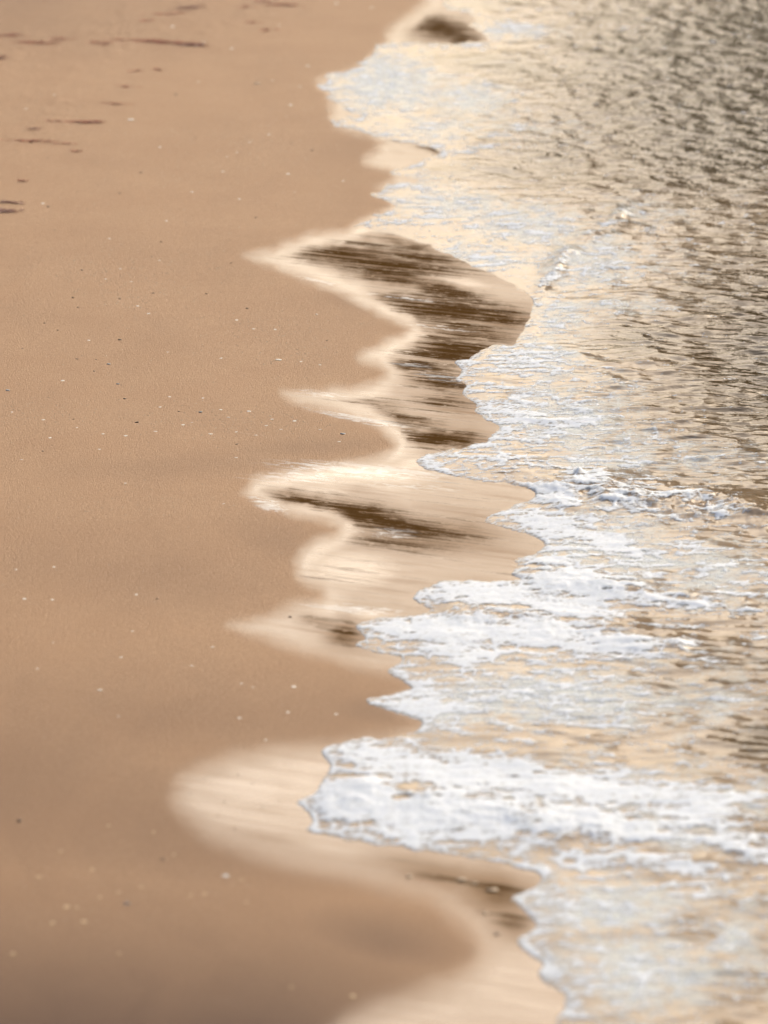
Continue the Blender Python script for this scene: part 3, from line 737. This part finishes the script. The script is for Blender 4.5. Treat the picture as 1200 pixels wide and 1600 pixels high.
# rust-coloured seaweed stranded at the top of the beach
M_WEED = plain('seaweed_rust', (.56, .17, .07), (.36, .095, .04), .6, 30)
M_WEED_DARK = plain('seaweed_dark', (.26, .085, .05), (.34, .11, .055), .55, 30)
def seaweed(u, v, wpx, hpx, ang, n, dark, label):
    x, y, z = on_sand(u, v); k = px_at(y)
    W = wpx * k; Hh = hpx * k / math.sin(math.atan2(CAM_H, y)) * .5
    r = random.Random(int(u * 7 + v * 13) + (3 if wpx < 30 else 0)); vs, fs = [], []
    for _ in range(max(14, int(n * .9))):
        a = R(-ang * 3) + r.gauss(0, .35)
        px, py = r.gauss(0, .28) * W, r.gauss(0, .3) * Hh
        px, py = px, py - px * math.tan(R(ang) * 3)
        ln = W * r.uniform(.12, .4); wd = r.uniform(.003, .008); seg = 5; cur = r.uniform(-.5, .5); z0 = r.uniform(.001, .005)
        for i in range(seg + 1):
            q = i / seg; a2 = a + cur * q
            cx = px + math.cos(a2) * ln * (q - .5); cy = py + math.sin(a2) * ln * (q - .5)
            zz = z0 + .006 * math.sin(q * 7 + cur * 9) * r.random()
            nx, ny = -math.sin(a2), math.cos(a2); w2 = wd * (1 - .7 * q)
            b = len(vs)
            vs += [(cx + nx * w2, cy + ny * w2, max(zz, .0005)), (cx, cy, max(zz, .0005) + .0012), (cx - nx * w2, cy - ny * w2, max(zz, .0005))]
            if i: fs += [(b - 3, b, b + 1, b - 2), (b - 2, b + 1, b + 2, b - 1)]
    me = bpy.data.meshes.new('seaweed'); me.from_pydata(vs, [], fs); me.materials.append(M_WEED_DARK if dark else M_WEED)
    o = bpy.data.objects.new('seaweed', me); C.objects.link(o); o.location = (x, y, z + .001)
    o['label'] = label; o['category'] = 'seaweed'
WEEDS = [
    (138, 191, 52, 5, 3, 60, 0, 'short rust seaweed strip lying alone left of the large white shell'),
    (302, 71, 44, 6, 4, 70, 1, 'dark right end of the long seaweed strip on the upper sand'),
    (250, 66, 90, 9, 5, 70, 0, 'long rust seaweed strip trailing left of its dark end'),
    (158, 68, 40, 7, 6, 36, 0, 'patchy rust weed tuft left of the long strip'),
    (185, 62, 26, 5, 3, 16, 0, 'thin rust weed wisp between the patchy tuft and long strip'),
    (12, 330, 34, 9, 3, 80, 1, 'thick dark seaweed tuft lower of two at the left edge'),
    (16, 317, 32, 4, 4, 36, 1, 'thin dark seaweed tuft upper of two at the left edge'),
    (50, 221, 66, 4, 2, 30, 0, 'faint rust weed strand low on the trampled sand'),
    (102, 225, 26, 3, 3, 16, 0, 'short weed strand right of the faint low one'),
    (119, 237, 16, 3, 3, 14, 0, 'tiny weed scrap below the short low strand'),
    (3, 91, 16, 11, 3, 50, 1, 'dark clump of weed at the left edge of the upper sand'),
    (196, 136, 24, 4, 6, 12, 0, 'small rust weed wisp above the large white shell'),
    (212, 111, 20, 4, 2, 12, 0, 'small pinkish weed tuft under the long strip'),
    (246, 109, 16, 6, 2, 18, 0, 'darker weed tuft right of the pinkish one'),
    (185, 163, 46, 3, 4, 14, 0, 'very faint weed line above the large white shell'),
    (58, 67, 60, 7, 0, 44, 0, 'rust weed patch below the reddish corner sand'),
    (16, 56, 34, 7, 0, 34, 0, 'rust weed patch touching the left edge near the corner'),
    (96, 61, 30, 6, 2, 24, 0, 'rust weed patch right of the corner patches'),
    (84, 190, 22, 3, 2, 10, 0, 'thin weed wisp left of the short rust strip'),
    (56, 202, 20, 6, 0, 24, 1, 'dark weed knot under the thin wisp'),
    (33, 283, 18, 4, 2, 12, 0, 'rust weed scrap above the left-edge tufts'),
    (300, 12, 44, 8, -8, 44, 1, 'dark weed band slanting down from the top edge of the sand'),
    (262, 22, 50, 5, -7, 26, 0, 'rust tail of the slanting weed band'),
    (228, 33, 30, 4, -6, 12, 0, 'faint lower end of the slanting weed band'),
    (440, 8, 50, 5, 4, 36, 0, 'thin red weed at the top edge right of the slanting band'),
    (408, 2, 30, 5, 2, 24, 0, 'rust weed scrap cut by the top edge'),
    (384, 11, 26, 5, -5, 14, 0, 'faint weed scrap between slanting band and thin red weed'),
    (418, 48, 24, 6, 0, 14, 0, 'brownish weed smear below the thin red weed'),
    (396, 36, 20, 5, 0, 16, 0, 'small brown weed scrap above the brownish smear')]
locate_points([(q[0], q[1]) for q in WEEDS])
for q in WEEDS:
    seaweed(*q)

# crushed shell strewn in the gritty bands: nobody could count it
def shell_grit():
    r = random.Random(5); vs, fs = [], []
    spots = [(190, 430, 110, 30, 260), (205, 470, 60, 22, 120), (420, 520, 120, 34, 240), (380, 660, 170, 28, 420), (60, 650, 90, 34, 200), (480, 560, 80, 16, 90), (400, 240, 140, 50, 260),
        (60, 170, 110, 60, 220), (200, 790, 230, 30, 180), (150, 1400, 180, 50, 60), (350, 1390, 110, 26, 40), (300, 560, 280, 200, 420), (260, 300, 260, 160, 420), (250, 950, 260, 150, 160)]
    for cu, cv, su, sv, n in spots:
        m = 0
        us = np.array([r.gauss(cu, su * .6) for _ in range(n)]); ws = np.array([r.gauss(cv, sv * .6) for _ in range(n)])
        xs, ys = ground(us, ws)
        xs = xs[:, None]; ys = ys[:, None]
        _, _, a1, b1, _f = fields(xs, ys)
        dl = sdf_right(a1, b1, LINE_FILM)
        zs = sand_z(xs, ys, dl, sdf_right(a1, b1, LINE_FRONT))
        for i in range(n):
            if dl[i, 0] > -14: continue
            x, y, z = xs[i, 0], ys[i, 0], zs[i, 0]
            k = px_at(y) * r.uniform(.7, 1.7); b = len(vs); a = r.uniform(0, 6.28); hgt = k * r.uniform(.25, .7)
            for j in range(5):
                aa = a + j * 1.2566; rr = k * r.uniform(.6, 1.1)
                vs.append((x + math.cos(aa) * rr, y + math.sin(aa) * rr, z - .0004))
            vs.append((x + r.uniform(-.3, .3) * k, y + r.uniform(-.3, .3) * k, z + hgt))
            fs += [(b + j, b + (j + 1) % 5, b + 5) for j in range(5)]
    me = bpy.data.meshes.new('shell_grit'); me.from_pydata(vs, [], fs); me.materials.append(M_GRIT)
    o = bpy.data.objects.new('shell_grit', me); C.objects.link(o); o['kind'] = 'stuff'
    o['label'] = 'crushed pale shell grit strewn in bands over the sand'; o['category'] = 'grit'
M_GRIT = plain('crushed_shell', (.62, .50, .36), (.48, .36, .25), .6, 25)
shell_grit()
